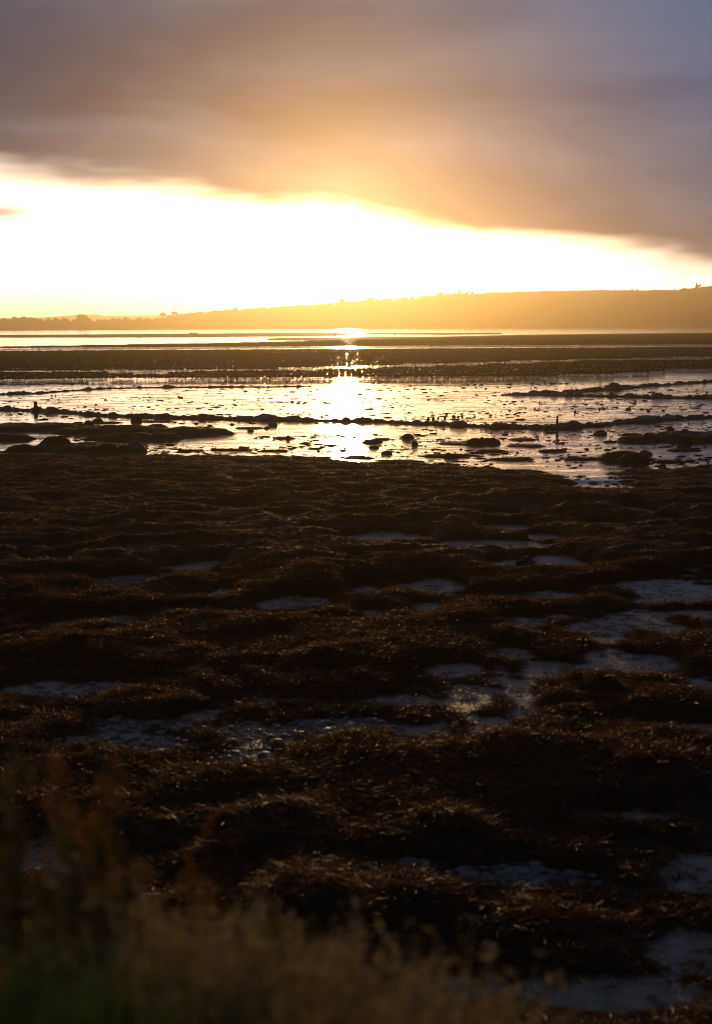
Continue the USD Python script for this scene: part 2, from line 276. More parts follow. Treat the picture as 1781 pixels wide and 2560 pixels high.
def mud_z(x, y):
    r = np.hypot(x, y); az = np.arctan2(x, np.maximum(y, 1e-6))
    er = np.interp(az, EDGE_AZ, EDGE_R)
    near = 1 - sstep(-2, 5, r - er)
    n = N2(x, y, 4.0, 11, 4, 2.2) - 0.5
    n2 = N2(x, y, 0.8, 12, 3) - 0.5
    z = near * (0.075 - 0.17 * gsum(DIPS, x, y, 0.8) + 0.03 * n + 0.02 * n2) + (1 - near) * (0.003 + 0.075 * n + 0.030 * n2)
    beds = sstep(112, 118, y) * (1 - sstep(600, 640, y))
    z += beds * 0.025
    z = z + (1 - sstep(10, 20, np.abs(y - (300 + 0.55 * x + 60)) / 3)) * 0
    # channel on the far left, mud bars beyond it, open water after that
    lim = np.interp(x, [-200, -80, -30, 0, 60, 150, 400], [280, 300, 360, 430, 520, 610, 640])
    chan = sstep(0, 15, y - lim)
    z = z * (1 - chan) + chan * (-0.12)
    return z
def weed_z(x, y):
    r = np.hypot(x, y); az = np.arctan2(x, np.maximum(y, 1e-6))
    er = np.interp(az, EDGE_AZ, EDGE_R)
    nz = N2(x, y, 2.6, 21, 4, 1.9) - 0.5
    nf = N2(x, y, 0.55, 22, 3) - 0.5
    m = 0.36 + 1.9 * nz + 0.9 * nf + 0.5 * sstep(22, 34, r)
    edge = (er + 0.9 - r) + 8.5 * (N2(x, y, 2.2, 23, 4, 1.3) - 0.5)
    m = np.minimum(m, edge * 0.35)
    pool = gsum(POOLS, x, y, 1.45 + 0.45 * (1 - sstep(17, 25, r)))
    m = m - (1.9 + 1.0 * sstep(22, 34, r)) * pool + np.minimum(1, 2 * pool) * 3.2 * (N2(x, y, 1.1, 24, 4, 0.8) - 0.42) - 0.25 * gsum(STONY, x, y, 0.8)
    big = gsum(BARS, x, y, 1.0); bars = np.maximum(big, gsum(FLATS, x, y, 1.0))
    m = np.maximum(m, (bars - 0.42) * 1.6 + 0.7 * nz + 1.3 * nf)
    m = np.maximum(m, gsum(MOUNDS, x, y, 1.3) * 3.0 - 0.35 + 0.5 * nz + 0.3 * nf)
    t = sstep(0.0, 0.42, m)
    lump = N2(x, y, 1.5, 31, 2, 1.1); lump2 = N2(x, y, 0.45, 32, 2, 0.36); fine = N2(x, y, 0.11, 33, 3)
    flatter = 1 - 0.8 * gsum(POOLS, x, y, 0.5); bl = np.where(edge > 0, 1.0, 0.45)
    lump = 1 - np.abs(2 * lump - 1)
    h = 0.02 + flatter * bl * ((0.11 + 0.15 * sstep(18, 32, r)) * lump ** 1.6 + (0.09 + 0.08 * sstep(18, 32, r)) * lump2) + 0.06 * fine
    h = h * (0.8 + 0.2 * (1 - sstep(25, 48, r))) * np.where(edge < 0, 0.30 + 0.7 * sstep(0.2, 0.6, big), 1.0)
    h = h * np.where(edge > 0, 0.35 + 0.65 * sstep(0, 7, edge), 1.0)
    z = t * h + gsum(MOUNDS, x, y, 1.1) * 0.46 * (0.6 + 0.8 * lump2) + 0.16 * np.maximum(0, big - 0.35) * (0.4 + 1.2 * lump2)
    return np.where(m > 0, z + 0.012, 0.012 + 0.25 * np.maximum(m, -0.5))
def polar(az, rad):
    A, R = np.meshgrid(az, rad, indexing='xy')
    return R * np.sin(A), R * np.cos(A)
def grid_faces(nr, na):
    i, j = np.meshgrid(np.arange(nr - 1), np.arange(na - 1), indexing='ij')
    a = i * na + j
    return np.concatenate([np.stack([a, a + 1, a + na + 1], -1).reshape(-1, 3), np.stack([a, a + na + 1, a + na], -1).reshape(-1, 3)])
def sheet(az, rad, zf):
    x, y = polar(az, rad)
    z = zf(x, y)
    v = np.stack([x, y, z], -1).reshape(-1, 3)
    f = grid_faces(len(rad), len(az))
    n = np.cross(v[f[0, 1]] - v[f[0, 0]], v[f[0, 2]] - v[f[0, 0]])
    if n[2] < 0: f = f[:, ::-1]
    return v, f, z.reshape(-1)
D = math.radians
az = np.concatenate([np.linspace(D(-180), D(-30), 40)[:-1], np.linspace(D(-30), D(-17.5), 40)[:-1], np.linspace(D(-17.5), D(17.5), 420), np.linspace(D(17.5), D(30), 40)[1:], np.linspace(D(30), D(180), 40)[1:]])
rad = np.concatenate([[2.0, 4.0], np.geomspace(5.5, 140, 620), np.geomspace(141, 1200, 190), np.geomspace(1300, 6600, 18)])
v, f, _ = sheet(az, rad, mud_z)
flat = obj('tidal_flat', (v, f), m_mud, smooth=True)
data(flat, kind='structure', label='wet mud and sand of the tidal flat at low tide', category='mud flat')
th = np.linspace(0, 2 * np.pi, 65)[:-1]
rr = np.array([0.0, 8, 20, 60, 200, 700, 2000, 6590])
wv = np.vstack([[[0, 0, 0]]] + [np.stack([q * np.cos(th), q * np.sin(th), 0 * th], 1) for q in rr[1:]])
wf = [[0, 1 + j, 1 + (j + 1) % 64] for j in range(64)]
for i in range(len(rr) - 2):
    for j in range(64):
        a, b = 1 + i * 64 + j, 1 + i * 64 + (j + 1) % 64
        wf += [[a, a + 64, b + 64], [a, b + 64, b]]
water = obj('water', (wv, np.array(wf)), m_water)
data(water, kind='structure', label='shallow sea water in the channels and puddles of the flat', category='water')

# ------------------------------------------------------------------ seaweed
az = np.linspace(D(-19), D(19), 980)
rad = np.geomspace(6.0, 74.0, 900)
v, f, z = sheet(az, rad, weed_z)
keep = (z[f] > -0.02).any(1)
f = f[keep]
used, inv = np.unique(f, return_inverse=True)
weed = obj('seaweed', (v[used], inv.reshape(-1, 3)), m_weed, smooth=True)
data(weed, kind='stuff', label='dark brown wrack covering the near shore in lumpy wet heaps', category='seaweed')
def frond(seed):
    r = np.random.default_rng(seed); vs, fs, n = [], [], 0
    for k in range(13):
        a = r.uniform(0, 2 * np.pi); L = r.uniform(0.14, 0.46); w = r.uniform(0.003, 0.009); up = r.uniform(0.012, 0.06)
        s = np.linspace(0, 1, 6); bend = r.normal(0, 0.5)
        ang = a + bend * s
        rr_ = L * s
        x, y = np.cumsum(np.r_[0, np.diff(rr_)] * np.cos(ang)), np.cumsum(np.r_[0, np.diff(rr_)] * np.sin(ang))
        zz = up * np.sin(np.pi * np.minimum(s * 1.15, 1.0)) - 0.02 * s + r.normal(0, 0.006, 6)
        nx, ny = -np.sin(ang), np.cos(ang); tw = r.normal(0, 0.7)
        ww = w * np.array([0.5, 1, 1.25, 1.0, 1.2, 0.4])
        for sgn in (-1, 1):
            vs.append(np.stack([x + sgn * ww * nx * math.cos(tw), y + sgn * ww * ny * math.cos(tw), zz + sgn * ww * math.sin(tw)], 1))
        for i in range(5):
            fs += [[n + i, n + 6 + i, n + 7 + i], [n + i, n + 7 + i, n + 1 + i]]
        n += 12
    return trimesh.Trimesh(np.vstack(vs), np.array(fs), process=False)
fr = [(frond(100 + k), m_frond) for k in range(4)]
n = 200000
rq = np.sqrt(rng.uniform(6.5 ** 2, 26.0 ** 2, n)); rq[n // 2:] = np.sqrt(rng.uniform(20.0 ** 2, 52.0 ** 2, n - n // 2)); aq = rng.uniform(D(-18), D(18), n)
x, y = rq * np.sin(aq), rq * np.cos(aq)
zq = weed_z(x, y); ok = (zq > 0.03) | (rng.random(n) < 0.05 * (rq < 32)); zq = np.maximum(zq, mud_z(x, y))
x, y, zq, rq = x[ok], y[ok], zq[ok], rq[ok]
instancer('seaweed_fronds', fr, np.stack([x, y, zq - 0.005], 1), rng.integers(0, 4, len(x)), rng.uniform(0, 6.28, len(x)), rng.uniform(0.28, 0.62, len(x)) * np.interp(rq, [10, 20, 35, 60], [1.0, 0.85, 0.7, 0.6]),
          'loose strap-like fronds sticking out of the heaps of wrack', 'seaweed', tilt=rng.normal(0, 0.25, (len(x), 2)))

def rock(seed, squash=0.62, rough=0.5, sub=2):
    m = trimesh.creation.icosphere(sub, 1.0)
    p = np.array(m.vertices)
    d = 1 + rough * (fbm(p * 1.3 + seed * 7.1, 3, seed) - 0.5) + 0.25 * (fbm(p * 4.0 + seed * 3.3, 2, seed + 5) - 0.5)
    p = p * d[:, None]; p[:, 2] *= squash
    return trimesh.Trimesh(p, m.faces, process=False)
# shingle patches on the left
pn = 11000
pc = [blob(*p) for p in [(250, 1600, 150, 60), (400, 1390, 170, 30), (430, 1700, 190, 70), (330, 1850, 170, 80), (160, 1750, 170, 80), (300, 1312, 90, 18), (1000, 1970, 200, 40), (1200, 2000, 120, 40), (500, 2000, 150, 60), (750, 1640, 120, 20)]]
ci = rng.integers(0, len(pc), pn); g = rng.normal(0, 0.55, (pn, 2)); pcx = np.array(pc)
x = pcx[ci, 0] + g[:, 0] * pcx[ci, 2]; y = pcx[ci, 1] + g[:, 1] * pcx[ci, 3]
ok = (weed_z(x, y) < 0.06) & (np.hypot(x, y) > 6.5)
x, y = x[ok], y[ok]
sz = np.exp(rng.normal(math.log(0.012), 0.65, len(x))).clip(0.005, 0.07)
instancer('shingle', [(rock(40 + k, 0.55, 0.5, 1), m_pebble) for k in range(4)], np.stack([x, y, mud_z(x, y) + 0.2 * sz], 1), rng.integers(0, 4, len(x)), rng.uniform(0, 6.28, len(x)),
          np.stack([sz * rng.uniform(0.8, 1.5, len(x)), sz, sz], 1), 'small grey stones strewn between the heaps of wrack', 'shingle')

# ------------------------------------------------------------------ far shore
def az_px(px): return math.atan((px - 798.5) * SC / 3556.0)
def hill(name, prof, base_d, depth, matl, label, seed, amp, extra=None):
    """prof: (photo column, photo row of the skyline); base_d: (column, metres to the foot)."""
    px = np.array([p[0] for p in prof], float)
    a = np.array([az_px(p) for p in px])
    bd = np.interp(px, *zip(*base_d))
    cd = bd + depth
    el = []
    for (p, q), c in zip(prof, cd):
        d = ray(p, q); el.append(CAM_H + c * d[2] / math.hypot(d[0], d[1]))
    A = np.linspace(a[0], a[-1], 420)
    B, C, H = np.interp(A, a, bd), np.interp(A, a, cd), np.maximum(np.interp(A, a, el), 0.5)
    s = np.concatenate([np.linspace(0, 1, 26), np.linspace(1.06, 2.4, 12)])
    R = B[None] + s[:, None] * (C - B)[None]
    up = np.where(s < 1, np.sin(np.minimum(s, 1) * np.pi / 2) ** 0.9, 1 - 0.55 * sstep(1.0, 2.4, s))
    Z = -0.6 + (H[None] + 0.6) * up[:, None]
    X, Y = R * np.sin(A), R * np.cos(A)
    Z = Z + amp * (N2(X, Y, 45.0, seed, 3) - 0.5) * np.minimum(1, s / 0.15)[:, None] * np.minimum(1, H / 10)[None]
    Z[-1] = -2.0
    v = np.stack([X, Y, Z], -1).reshape(-1, 3); f = grid_faces(len(s), len(A))
    o = obj(name, (v, f), matl, smooth=True)
    data(o, kind='structure', label=label, category='hill')
    return A, C, H
HA, HC, HH = hill('hill', [(150, 742), (250, 734), (330, 722), (380, 712), (440, 706), (500, 701), (600, 694), (700, 688), (800, 680), (900, 672), (1000, 664), (1060, 659), (1100, 657), (1200, 654), (1300, 652), (1400, 651), (1520, 651), (1560, 649), (1597, 644), (1700, 641), (2100, 645), (2700, 660)],
     [(150, 1800), (500, 1850), (600, 1900), (1000, 2000), (1597, 2150), (2700, 2150)], 350, m_hill, 'long wooded hill across the water, rising to the right', 51, 4.0)
hill('distant_hill', [(-900, 722), (-300, 712), (0, 713), (90, 712), (160, 708), (225, 704), (240, 707), (330, 706), (420, 704), (520, 702), (700, 706)], [(-900, 3900), (700, 3900)], 600, m_hill, 'faint low hill far behind the left shore', 52, 5.0)
hill('left_shore', [(-900, 731), (-300, 731), (0, 732), (150, 734), (300, 733), (420, 735), (520, 741)], [(-900, 1950), (0, 1950), (300, 1950), (520, 1950)], 120, m_hill, 'low shore on the left behind the channel', 53, 1.0)

def crown(seed, w, h, z0, conifer=False, leaves=260):
    r = np.random.default_rng(seed); ms = []
    k = 4 if conifer else 7
    for i in range(k):
        if conifer:
            t = i / k; c = np.array([0, 0, z0 + (h - z0) * (0.15 + 0.75 * t)]); rad_ = np.array([w * (1 - 0.75 * t) * 0.5, w * (1 - 0.75 * t) * 0.5, (h - z0) * 0.2])
        else:
            c = np.array([r.normal(0, w * 0.2), r.normal(0, w * 0.2), z0 + (h - z0) * r.uniform(0.3, 0.72)]); rad_ = np.array([w, w, (h - z0) * 0.85]) * r.uniform(0.22, 0.34)
        m = trimesh.creation.icosphere(1, 1.0); p = np.array(m.vertices)
        p = p * (1 + 0.7 * (fbm(p * 1.9 + i * 3.7 + seed, 2, seed) - 0.5))[:, None] * rad_ + c
        ms.append(trimesh.Trimesh(p, m.faces, process=False))
        q = r.normal(0, 1, (leaves // k, 3)); q /= np.linalg.norm(q, axis=1, keepdims=True)
        ctr = q * rad_ * r.uniform(0.85, 1.3, (len(q), 1)) + c
        s_ = w * 0.05; t3 = r.normal(0, s_, (len(q), 3, 3))
        ms.append(trimesh.Trimesh((ctr[:, None] + t3).reshape(-1, 3), np.arange(len(q) * 3).reshape(-1, 3), process=False))
    return cat(ms)
far_trees = [(cat([crown(200 + k, 7 + k % 3, 8 + (k * 3) % 5, 0.5, False, 120), tube([(0, 0, -1.5), (0, 0, 4)], [0.3, 0.2], 5)]), m_crown) for k in range(4)] + \
            [(cat([crown(210 + k, 4.5, 11 + k * 2, 0.5, True, 100), tube([(0, 0, -1.5), (0, 0, 5)], [0.25, 0.2], 5)]), m_crown) for k in range(2)]
def on_shore(px, d): 
    a = az_px(px); return d * math.sin(a), d * math.cos(a)
pos, idx, scl = [], [], []
for i in range(900):                                                # wood along the left shore
    px = rng.uniform(-420, 480); d = rng.uniform(1975, 2100)
    xx, yy = on_shore(px, d); pos.append((xx, yy, 1.0)); idx.append(int(rng.integers(0, 4)))
    scl.append(1.35 * rng.uniform(0.6, 1.15) * (0.75 + 0.35 * noise(np.array([px / 60.0, 0.3, 0.7]), 5)))
for i in range(900):                                                # trees along the crest of the hill
    px = rng.uniform(385, 1760); k = np.interp(az_px(px), HA, np.arange(len(HA))); k = int(k)
    on_plantation = 1060 < px < 1520
    if not on_plantation and noise(np.array([px / 26.0, 0.2, 0.5]), 8) < 0.28: continue
    d = HC[k] * (1 + rng.uniform(-0.004, 0.012)); a = az_px(px)
    pos.append((d * math.sin(a), d * math.cos(a), HH[k] - 1.0)); idx.append(int(rng.integers(4, 6)) if on_plantation else int(rng.integers(0, 4)))
    scl.append(rng.uniform(0.24, 0.34) if on_plantation else rng.uniform(0.3, 0.6))
for i in range(1500):                                               # and down its side
    px = rng.uniform(330, 1750); a = az_px(px); k = int(np.interp(a, HA, np.arange(len(HA)))); u = rng.uniform(0.02, 0.95)
    d = HC[k] - 350 * (1 - u)
    zz = -0.6 + (HH[k] + 0.6) * math.sin(u * math.pi / 2) ** 0.9
    pos.append((d * math.sin(a), d * math.cos(a), zz - 1.5)); idx.append(int(rng.integers(0, 6))); scl.append(rng.uniform(0.22, 0.42))
instancer('woodland', far_trees, pos, idx, rng.uniform(0, 6.28, len(pos)), scl, 'far-off wood along the opposite shore and up its hillside', 'woodland')
def crest(px, back=0.0):
    a = az_px(px); k = int(np.interp(a, HA, np.arange(len(HA)))); d = HC[k] + back
    return d * math.sin(a), d * math.cos(a), HH[k] - 0.5
def tree(label, loc, w, h, z0, seed, conifer=False, group=None):
    t = thing('conifer_tree' if conifer else 'tree', label, 'tree', loc, 0.0, group)
    obj('trunk', tube([(0, 0, -2), (0, 0, h * 0.3), (0.02 * h, 0, h * 0.75)], [h * 0.035, h * 0.028, h * 0.012], 6), m_trunk, t)
    obj('crown', crown(seed, w, h, z0, conifer, 420), m_crown, t)
    return t
xx, yy = on_shore(193, 2030); tree('rounded tree standing above the wood on the far left shore', (xx, yy, 3.0), 15, 19, 4, 301)
tree('tall lone conifer on the skyline at the far right end of the hill', crest(1556), 5, 13.5, 3, 302, True)
tree('shorter thin tree just right of the tall lone conifer on the skyline', crest(1562), 4.5, 10, 3, 303)
tree('dense round tree where the left end of the hill begins', crest(372), 9, 10.0, 2.5, 304)
tree('broad tree beside the round one where the hill begins', crest(398), 9, 9.5, 2.5, 305)
tree('small tree rising from the hill crest left of the sun glare', crest(533), 5, 8.5, 2.5, 306)
tree('broad bushy tree on the hill crest just left of the sun reflection', crest(769), 9, 11.0, 3.0, 307)
tree('low rounded tree on the hill crest right of the sun reflection', crest(834), 8, 9.0, 2.5, 308)
tree('flat topped tree on the crest where the slope levels out', crest(990), 9, 8.5, 2.5, 309)
tree('pointed tree on the crest at the start of the plantation', crest(1030), 5, 9.5, 3.0, 310)

# ------------------------------------------------------------------ oyster beds
def trestle_parts(seed):
    r = np.random.default_rng(seed)
    L, W, H = 3.0, 0.62, 0.29
    frame = [tube([(-L / 2, s * W / 2, H), (L / 2, s * W / 2, H)], 0.014, 5) for s in (-1, 1)] + [tube([(q, -W / 2, H), (q, W / 2, H)], 0.012, 5) for q in np.linspace(-L / 2 + .05, L / 2 - .05, 4)]
    legs = [tube([(q, s * W / 2, -0.25), (q, s * W / 2, H)], 0.014, 5) for q in (-L / 2 + .12, 0, L / 2 - .12) for s in (-1, 1)]
    bags = []
    for q in np.linspace(-L / 2 + 0.27, L / 2 - 0.27, 6):
        b = trimesh.creation.box((0.46, 0.96, 0.10)); b = b.subdivide()
        p = np.array(b.vertices); p[:, 2] += 0.05 * (1 - (np.abs(p[:, 0]) / .23) ** 2) * np.sign(p[:, 2]) * r.uniform(0.3, 1.2) + 0.02 * r.normal(size=len(p))
        p[:, 2] *= r.uniform(0.8, 1.3)
        rot = r.normal(0, 0.05); c, s = math.cos(rot), math.sin(rot)
        p = np.stack([p[:, 0] * c - p[:, 1] * s + q, p[:, 0] * s + p[:, 1] * c, p[:, 2] + H + 0.085 + r.normal(0, 0.008)], 1)
        bags.append(trimesh.Trimesh(p, b.faces, process=False))
    weedb = []
    for k in range(18):
        q = np.array([r.uniform(-L / 2, L / 2), r.choice([-1, 1]) * r.uniform(0.3, 0.5), H + 0.02])
        pts = [q, q + [r.normal(0, .04), 0.02, -0.05], q + [r.normal(0, .06), 0.05, -r.uniform(0.08, 0.17)]]
        weedb.append(tube(pts, [0.03, 0.05, 0.012], 4))
    return frame, legs, bags, weedb
BED_GROUP = 'oyster trestles laid out in long rows'
BED_LABEL = 'low steel oyster trestle carrying dark mesh bags in a long row'
def make_trestle(seed, loc, rz):
    t = thing('oyster_trestle', BED_LABEL, 'oyster trestle', loc, rz, BED_GROUP)
    fr_, legs, bags, wd = trestle_parts(seed)
    obj('frame', cat(fr_), m_steel, t)
    for q in legs: obj('leg', q, m_steel, t)
    for b in bags: obj('oyster_bag', b, m_bag, t)
    for w_ in wd: obj('hanging_weed', w_, m_frond, t)
    return t
rows = []                                                           # (distance, x from, x to, slope)
for k, dq in enumerate([117, 120.5, 125, 128.5]): rows.append((dq, [-24, -19, -15, -13][k], [17.5, 21.0, 25, 28][k], 0.0))
for k, dq in enumerate([116, 119, 123, 128]): rows.append((dq, -60, [-26, -22.5, -20, -21][k], 0.0))
for k, dq in enumerate([133, 137.5, 142, 147, 152, 158]): rows.append((dq, 2.5 + 5.5 * k - 4, 75, 0.045))
def gap_d(x): return np.interp(x, [-60, -12, 5, 25, 50, 90], [132, 136, 150, 168, 186, 205])
dq = 134.0
main = []
while dq < 640:
    main.append(dq); dq += 5.5 if dq < 300 else 9.0
    if 246 < dq < 262: dq = 288.0
cells = []
for (d0, x0, x1, sl) in rows:
    for q in np.arange(x0, x1, 3.02): cells.append((q, d0 + sl * (q - x0)))
for d0 in main:
    wx = 0.29 * d0 + 8
    for q in np.arange(-wx, wx, 3.02) + rng.uniform(-1.5, 1.5):
        yy = d0 + 0.02 * q
        if yy < gap_d(q): continue
        if 262 < yy < 285: continue
        lim = np.interp(q, [-200, -80, -30, 0, 60, 150, 400], [270, 290, 345, 400, 500, 590, 620])
        if yy > lim: continue
        if noise(np.array([q / 55.0, yy / 16.0, 0.4]), 91) < 0.16: continue
        cells.append((q, yy))
cells = [(a + rng.normal(0, 0.05), b + rng.normal(0, 0.08)) for a, b in cells]
vis = [c for c in cells if abs(c[0]) / c[1] < 0.262]; rest = [c for c in cells if abs(c[0]) / c[1] >= 0.262]
vis.sort(key=lambda c: math.hypot(*c))
one, far_cells = vis[:300], vis[300:] + rest
firsts = []
for i, (a, b) in enumerate(one):
    zz = float(mud_z(np.array([a]), np.array([b]))[0])
    rz = rng.normal(0, 0.012) + (math.pi if rng.random() < 0.5 else 0)
    if i < 4: firsts.append(make_trestle(400 + i, (a, b, zz), rz))
    else: dup(firsts[int(rng.integers(0, 4))], (a, b, zz), rz)
fc = np.array(far_cells)
simple_tr = []
for k in range(3):
    a_, b_, c_, d_ = trestle_parts(410 + k); simple_tr.append((cat(a_ + b_ + c_ + d_), m_bag))
instancer('oyster_trestles', simple_tr, np.column_stack([fc, mud_z(fc[:, 0], fc[:, 1])]), rng.integers(0, 3, len(fc)), rng.normal(0, 0.012, len(fc)), np.ones(len(fc)),
          'further rows of oyster trestles receding across the flat', 'oyster trestle')

# ------------------------------------------------------------------ weedy mud bars between the far channels
def bar(near, far, h, label, seed):
    u = np.linspace(0, 1, 160); xs = near[0][0] + u * (near[-1][0] - near[0][0])
    ny = np.interp(xs, *zip(*near)); fy = np.interp(xs, *zip(*far))
    A = np.array([ground(a, b)[:2] for a, b in zip(xs, ny)]); B = np.array([ground(a, b)[:2] for a, b in zip(xs, fy)])
    w = np.linspace(-0.06, 1.06, 24)
    jag = 0.10 * (fbm(np.stack([xs / 9.0, 0 * xs, 0 * xs], 1), 3, seed) - 0.5)
    P = A[:, None] + (w[None] + jag[:, None] * np.abs(2 * w - 1)[None])[..., None] * (B - A)[:, None]
    dome = np.clip(1 - np.abs(2 * w - 1) ** 6, -0.6, 1)
    Z = h * dome[None] * np.minimum(1, np.minimum(u, 1 - u) / 0.03 + 0.02)[:, None] * (0.7 + 0.6 * N2(P[..., 0], P[..., 1], 14.0, seed + 3, 3, 9.0)) - 0.08
    v = np.dstack([P, Z]).reshape(-1, 3); f = grid_faces(len(u), len(w))
    if np.cross(v[f[0, 1]] - v[f[0, 0]], v[f[0, 2]] - v[f[0, 0]])[2] < 0: f = f[:, ::-1]
    o = obj('mud_bar', (v, f), m_weed, smooth=True); data(o, kind='structure', label=label, category='mud bar')
bar([(-220, 759), (0, 757), (403, 757), (538, 755.5), (717, 754), (790, 752)], [(-220, 752), (0, 750.7), (403, 747.5), (538, 746.5), (717, 745.7), (790, 746)], 0.30, 'long dark mud bar between two bright channels at the far left', 81)
bar([(590, 763), (760, 765), (840, 764), (1000, 764), (1194, 765), (1400, 767), (1597, 768), (1850, 768)], [(590, 758), (760, 756.8), (840, 755), (1000, 754), (1194, 749.5), (1400, 747), (1597, 745.3), (1850, 742.5)], 0.30, 'broad dark mud bar carrying the far oyster beds at the right', 82)
bar([(815, 749.5), (1000, 750.5), (1130, 749)], [(815, 746.5), (1000, 746), (1130, 745.5)], 0.22, 'narrow mud bar in the far channel right of the sun reflection', 83)

# ------------------------------------------------------------------ stone ridges, stakes, rocks
def gz(x, y): return float(np.maximum(np.maximum(mud_z(np.array([x]), np.array([y])), 0), 0)[0])
def ridge(label, px, width, height, size, step, seed):
    P = np.array([ground(*p)[:2] for p in px])
    d = np.r_[0, np.cumsum(np.hypot(*np.diff(P, axis=0).T))]
    s = np.arange(0, d[-1], 0.25)
    X, Y = np.interp(s, d, P[:, 0]), np.interp(s, d, P[:, 1])
    Y = Y + 0.5 * (noise(np.stack([s / 3.0, 0 * s, 0 * s], 1), seed) - 0.5)
    c = np.array([X.mean(), Y.mean(), 0.0]); t = thing('stone_ridge', label, 'ridge', c)
    w = np.linspace(-1, 1, 13)
    hh = height * (0.55 + 0.9 * fbm(np.stack([s / 1.3, 0 * s, 0 * s + 3], 1), 3, seed))
    tap = np.minimum(1, np.minimum(s, d[-1] - s) / 1.5 + 0.15)
    VX = X[:, None] + 0 * w; VY = Y[:, None] + w * width * (0.8 + 0.5 * noise(np.stack([s / 1.7, 0 * s, 0 * s], 1), seed + 1))[:, None]
    VZ = -0.06 + (0.55 * hh * tap)[:, None] * (1 - w ** 2)[None] * (0.75 + 0.5 * fbm(np.stack([VX / 0.4, VY / 0.4, 0 * VX], -1), 3, seed + 2)) + 0.06 * (1 - w ** 4)[None]
    v = np.stack([VX, VY, VZ], -1).reshape(-1, 3) - c
    f = grid_faces(len(s), len(w))
    if np.cross(v[f[0, 1]] - v[f[0, 0]], v[f[0, 2]] - v[f[0, 0]])[2] < 0: f = f[:, ::-1]
    obj('mud_bank', (v, f), m_weed, t, smooth=True)
    r = np.random.default_rng(seed); k = 0
    u = 0.0
    while u < d[-1] and k < 290:
        q = np.interp(u, s, np.arange(len(s))); i = int(q)
        sz = size * math.exp(r.normal(0, 0.33)); off = r.normal(0, 0.4) * width
        m = rock(seed * 31 + k, r.uniform(0.55, 0.85), 0.7, 1)
        m.apply_transform(trimesh.transformations.rotation_matrix(r.uniform(0, 6.28), (0, 0, 1)))
        m.apply_scale((sz * r.uniform(0.9, 1.5), sz, sz)); m.apply_translation((X[i] - c[0], Y[i] + off - c[1], 0.55 * hh[i] * tap[i] * (1 - min(1, (off / width) ** 2)) - 0.05 + r.uniform(-0.02, 0.03)))
        obj('stone', m, m_stone, t, smooth=50); k += 1
        u += step * r.uniform(0.4, 1.6)
    return t
ridge('long dark stone ridge crossing the whole wet flat between the two stakes', [(-60, 916), (0, 919), (60, 921), (130, 925), (200, 930), (400, 938), (600, 942), (750, 945), (860, 947), (1000, 951), (1100, 958), (1250, 960), (1340, 955), (1400, 950), (1470, 943), (1540, 938), (1600, 936), (1660, 934)], 0.45, 0.16, 0.17, 0.19, 61)
ridge('thin stone ridge on the right, the nearer arm of the fork', [(1128, 886), (1180, 886), (1250, 887), (1330, 888), (1420, 890), (1500, 892), (1600, 894), (1660, 895)], 0.5, 0.17, 0.18, 0.22, 62)
ridge('slanting stone ridge on the right, the farther arm of the fork', [(1180, 884), (1270, 880), (1350, 875), (1430, 868), (1510, 862), (1600, 856), (1660, 852)], 0.6, 0.17, 0.18, 0.22, 63)
ridge('faint stone ridge on the left below the oyster beds', [(-60, 887), (0, 885), (80, 882), (160, 876), (250, 871), (380, 869), (520, 868), (700, 867)], 0.45, 0.13, 0.13, 0.30, 64)
ridge('broken line of stones right of the sun path below the oyster beds', [(900, 866), (1000, 864), (1080, 863), (1160, 862), (1290, 860)], 0.35, 0.06, 0.12, 0.5, 65)

def stake(label, px, py, hpx, rad_, lean, clump):
    p = ground(px, py); s = SC / 3556 * np.linalg.norm(p - EYE); h = hpx * s
    t = thing('wooden_stake', label, 'stake', (p[0], p[1], 0), 0.0)
    pts = [(lean * q * h, 0, -0.3 + (h + 0.3) * q) for q in np.linspace(0, 1, 8)]
    m = tube(pts, [rad_ * (1.05 - 0.15 * q) for q in np.linspace(0, 1, 8)], 9)
    m.vertices[:, :2] += 0.12 * rad_ * rng.normal(size=(len(m.vertices), 2))
    obj('post', m, m_wood, t, smooth=40)
    if clump:
        for z_, r_ in ((0.30, 1.9), (0.55, 1.5), (0.82, 1.25)):
            c = rock(700 + int(z_ * 100), 1.3, 0.8, 2); c.apply_scale(rad_ * r_); c.apply_translation((0.01 + 0.3 * rad_, -0.02, h * z_)); obj('weed_clump', c, m_weed, t, smooth=True)
    return t
# scraps of weed and clods of mud on the shining flat
sn = 9000
rr_ = 40 + 72 * rng.random(sn) ** 1.7; aa = rng.uniform(D(-17), D(17), sn); rr_ = rr_ + np.interp(aa, EDGE_AZ, EDGE_R) - 45
x, y = rr_ * np.sin(aa), rr_ * np.cos(aa)
ok = N2(x, y, 5.0, 95, 3, 2.5) > 0.44
x, y = x[ok], y[ok]
sz = np.exp(rng.normal(math.log(0.032), 0.55, len(x))).clip(0.01, 0.10)
instancer('weed_scraps', [(rock(70 + k, 0.5, 0.9, 1), m_weed) for k in range(4)], np.stack([x, y, np.maximum(mud_z(x, y), 0) + 0.05 * sz], 1), rng.integers(0, 4, len(x)), rng.uniform(-0.5, 0.5, len(x)),
          np.stack([sz * rng.uniform(1.0, 3.2, len(x)), sz * 1.2, sz * rng.uniform(0.5, 1.1, len(x))], 1), 'scraps of weed and clods strewn over the shining mud', 'weed scraps')
stake('thin upright wooden stake in the ridge on the right', 1250, 962, 30, 0.055, -0.01, False)
stake('short stake wrapped in seaweed on the ridge at the left', 79, 923, 23, 0.07, 0.0, True)

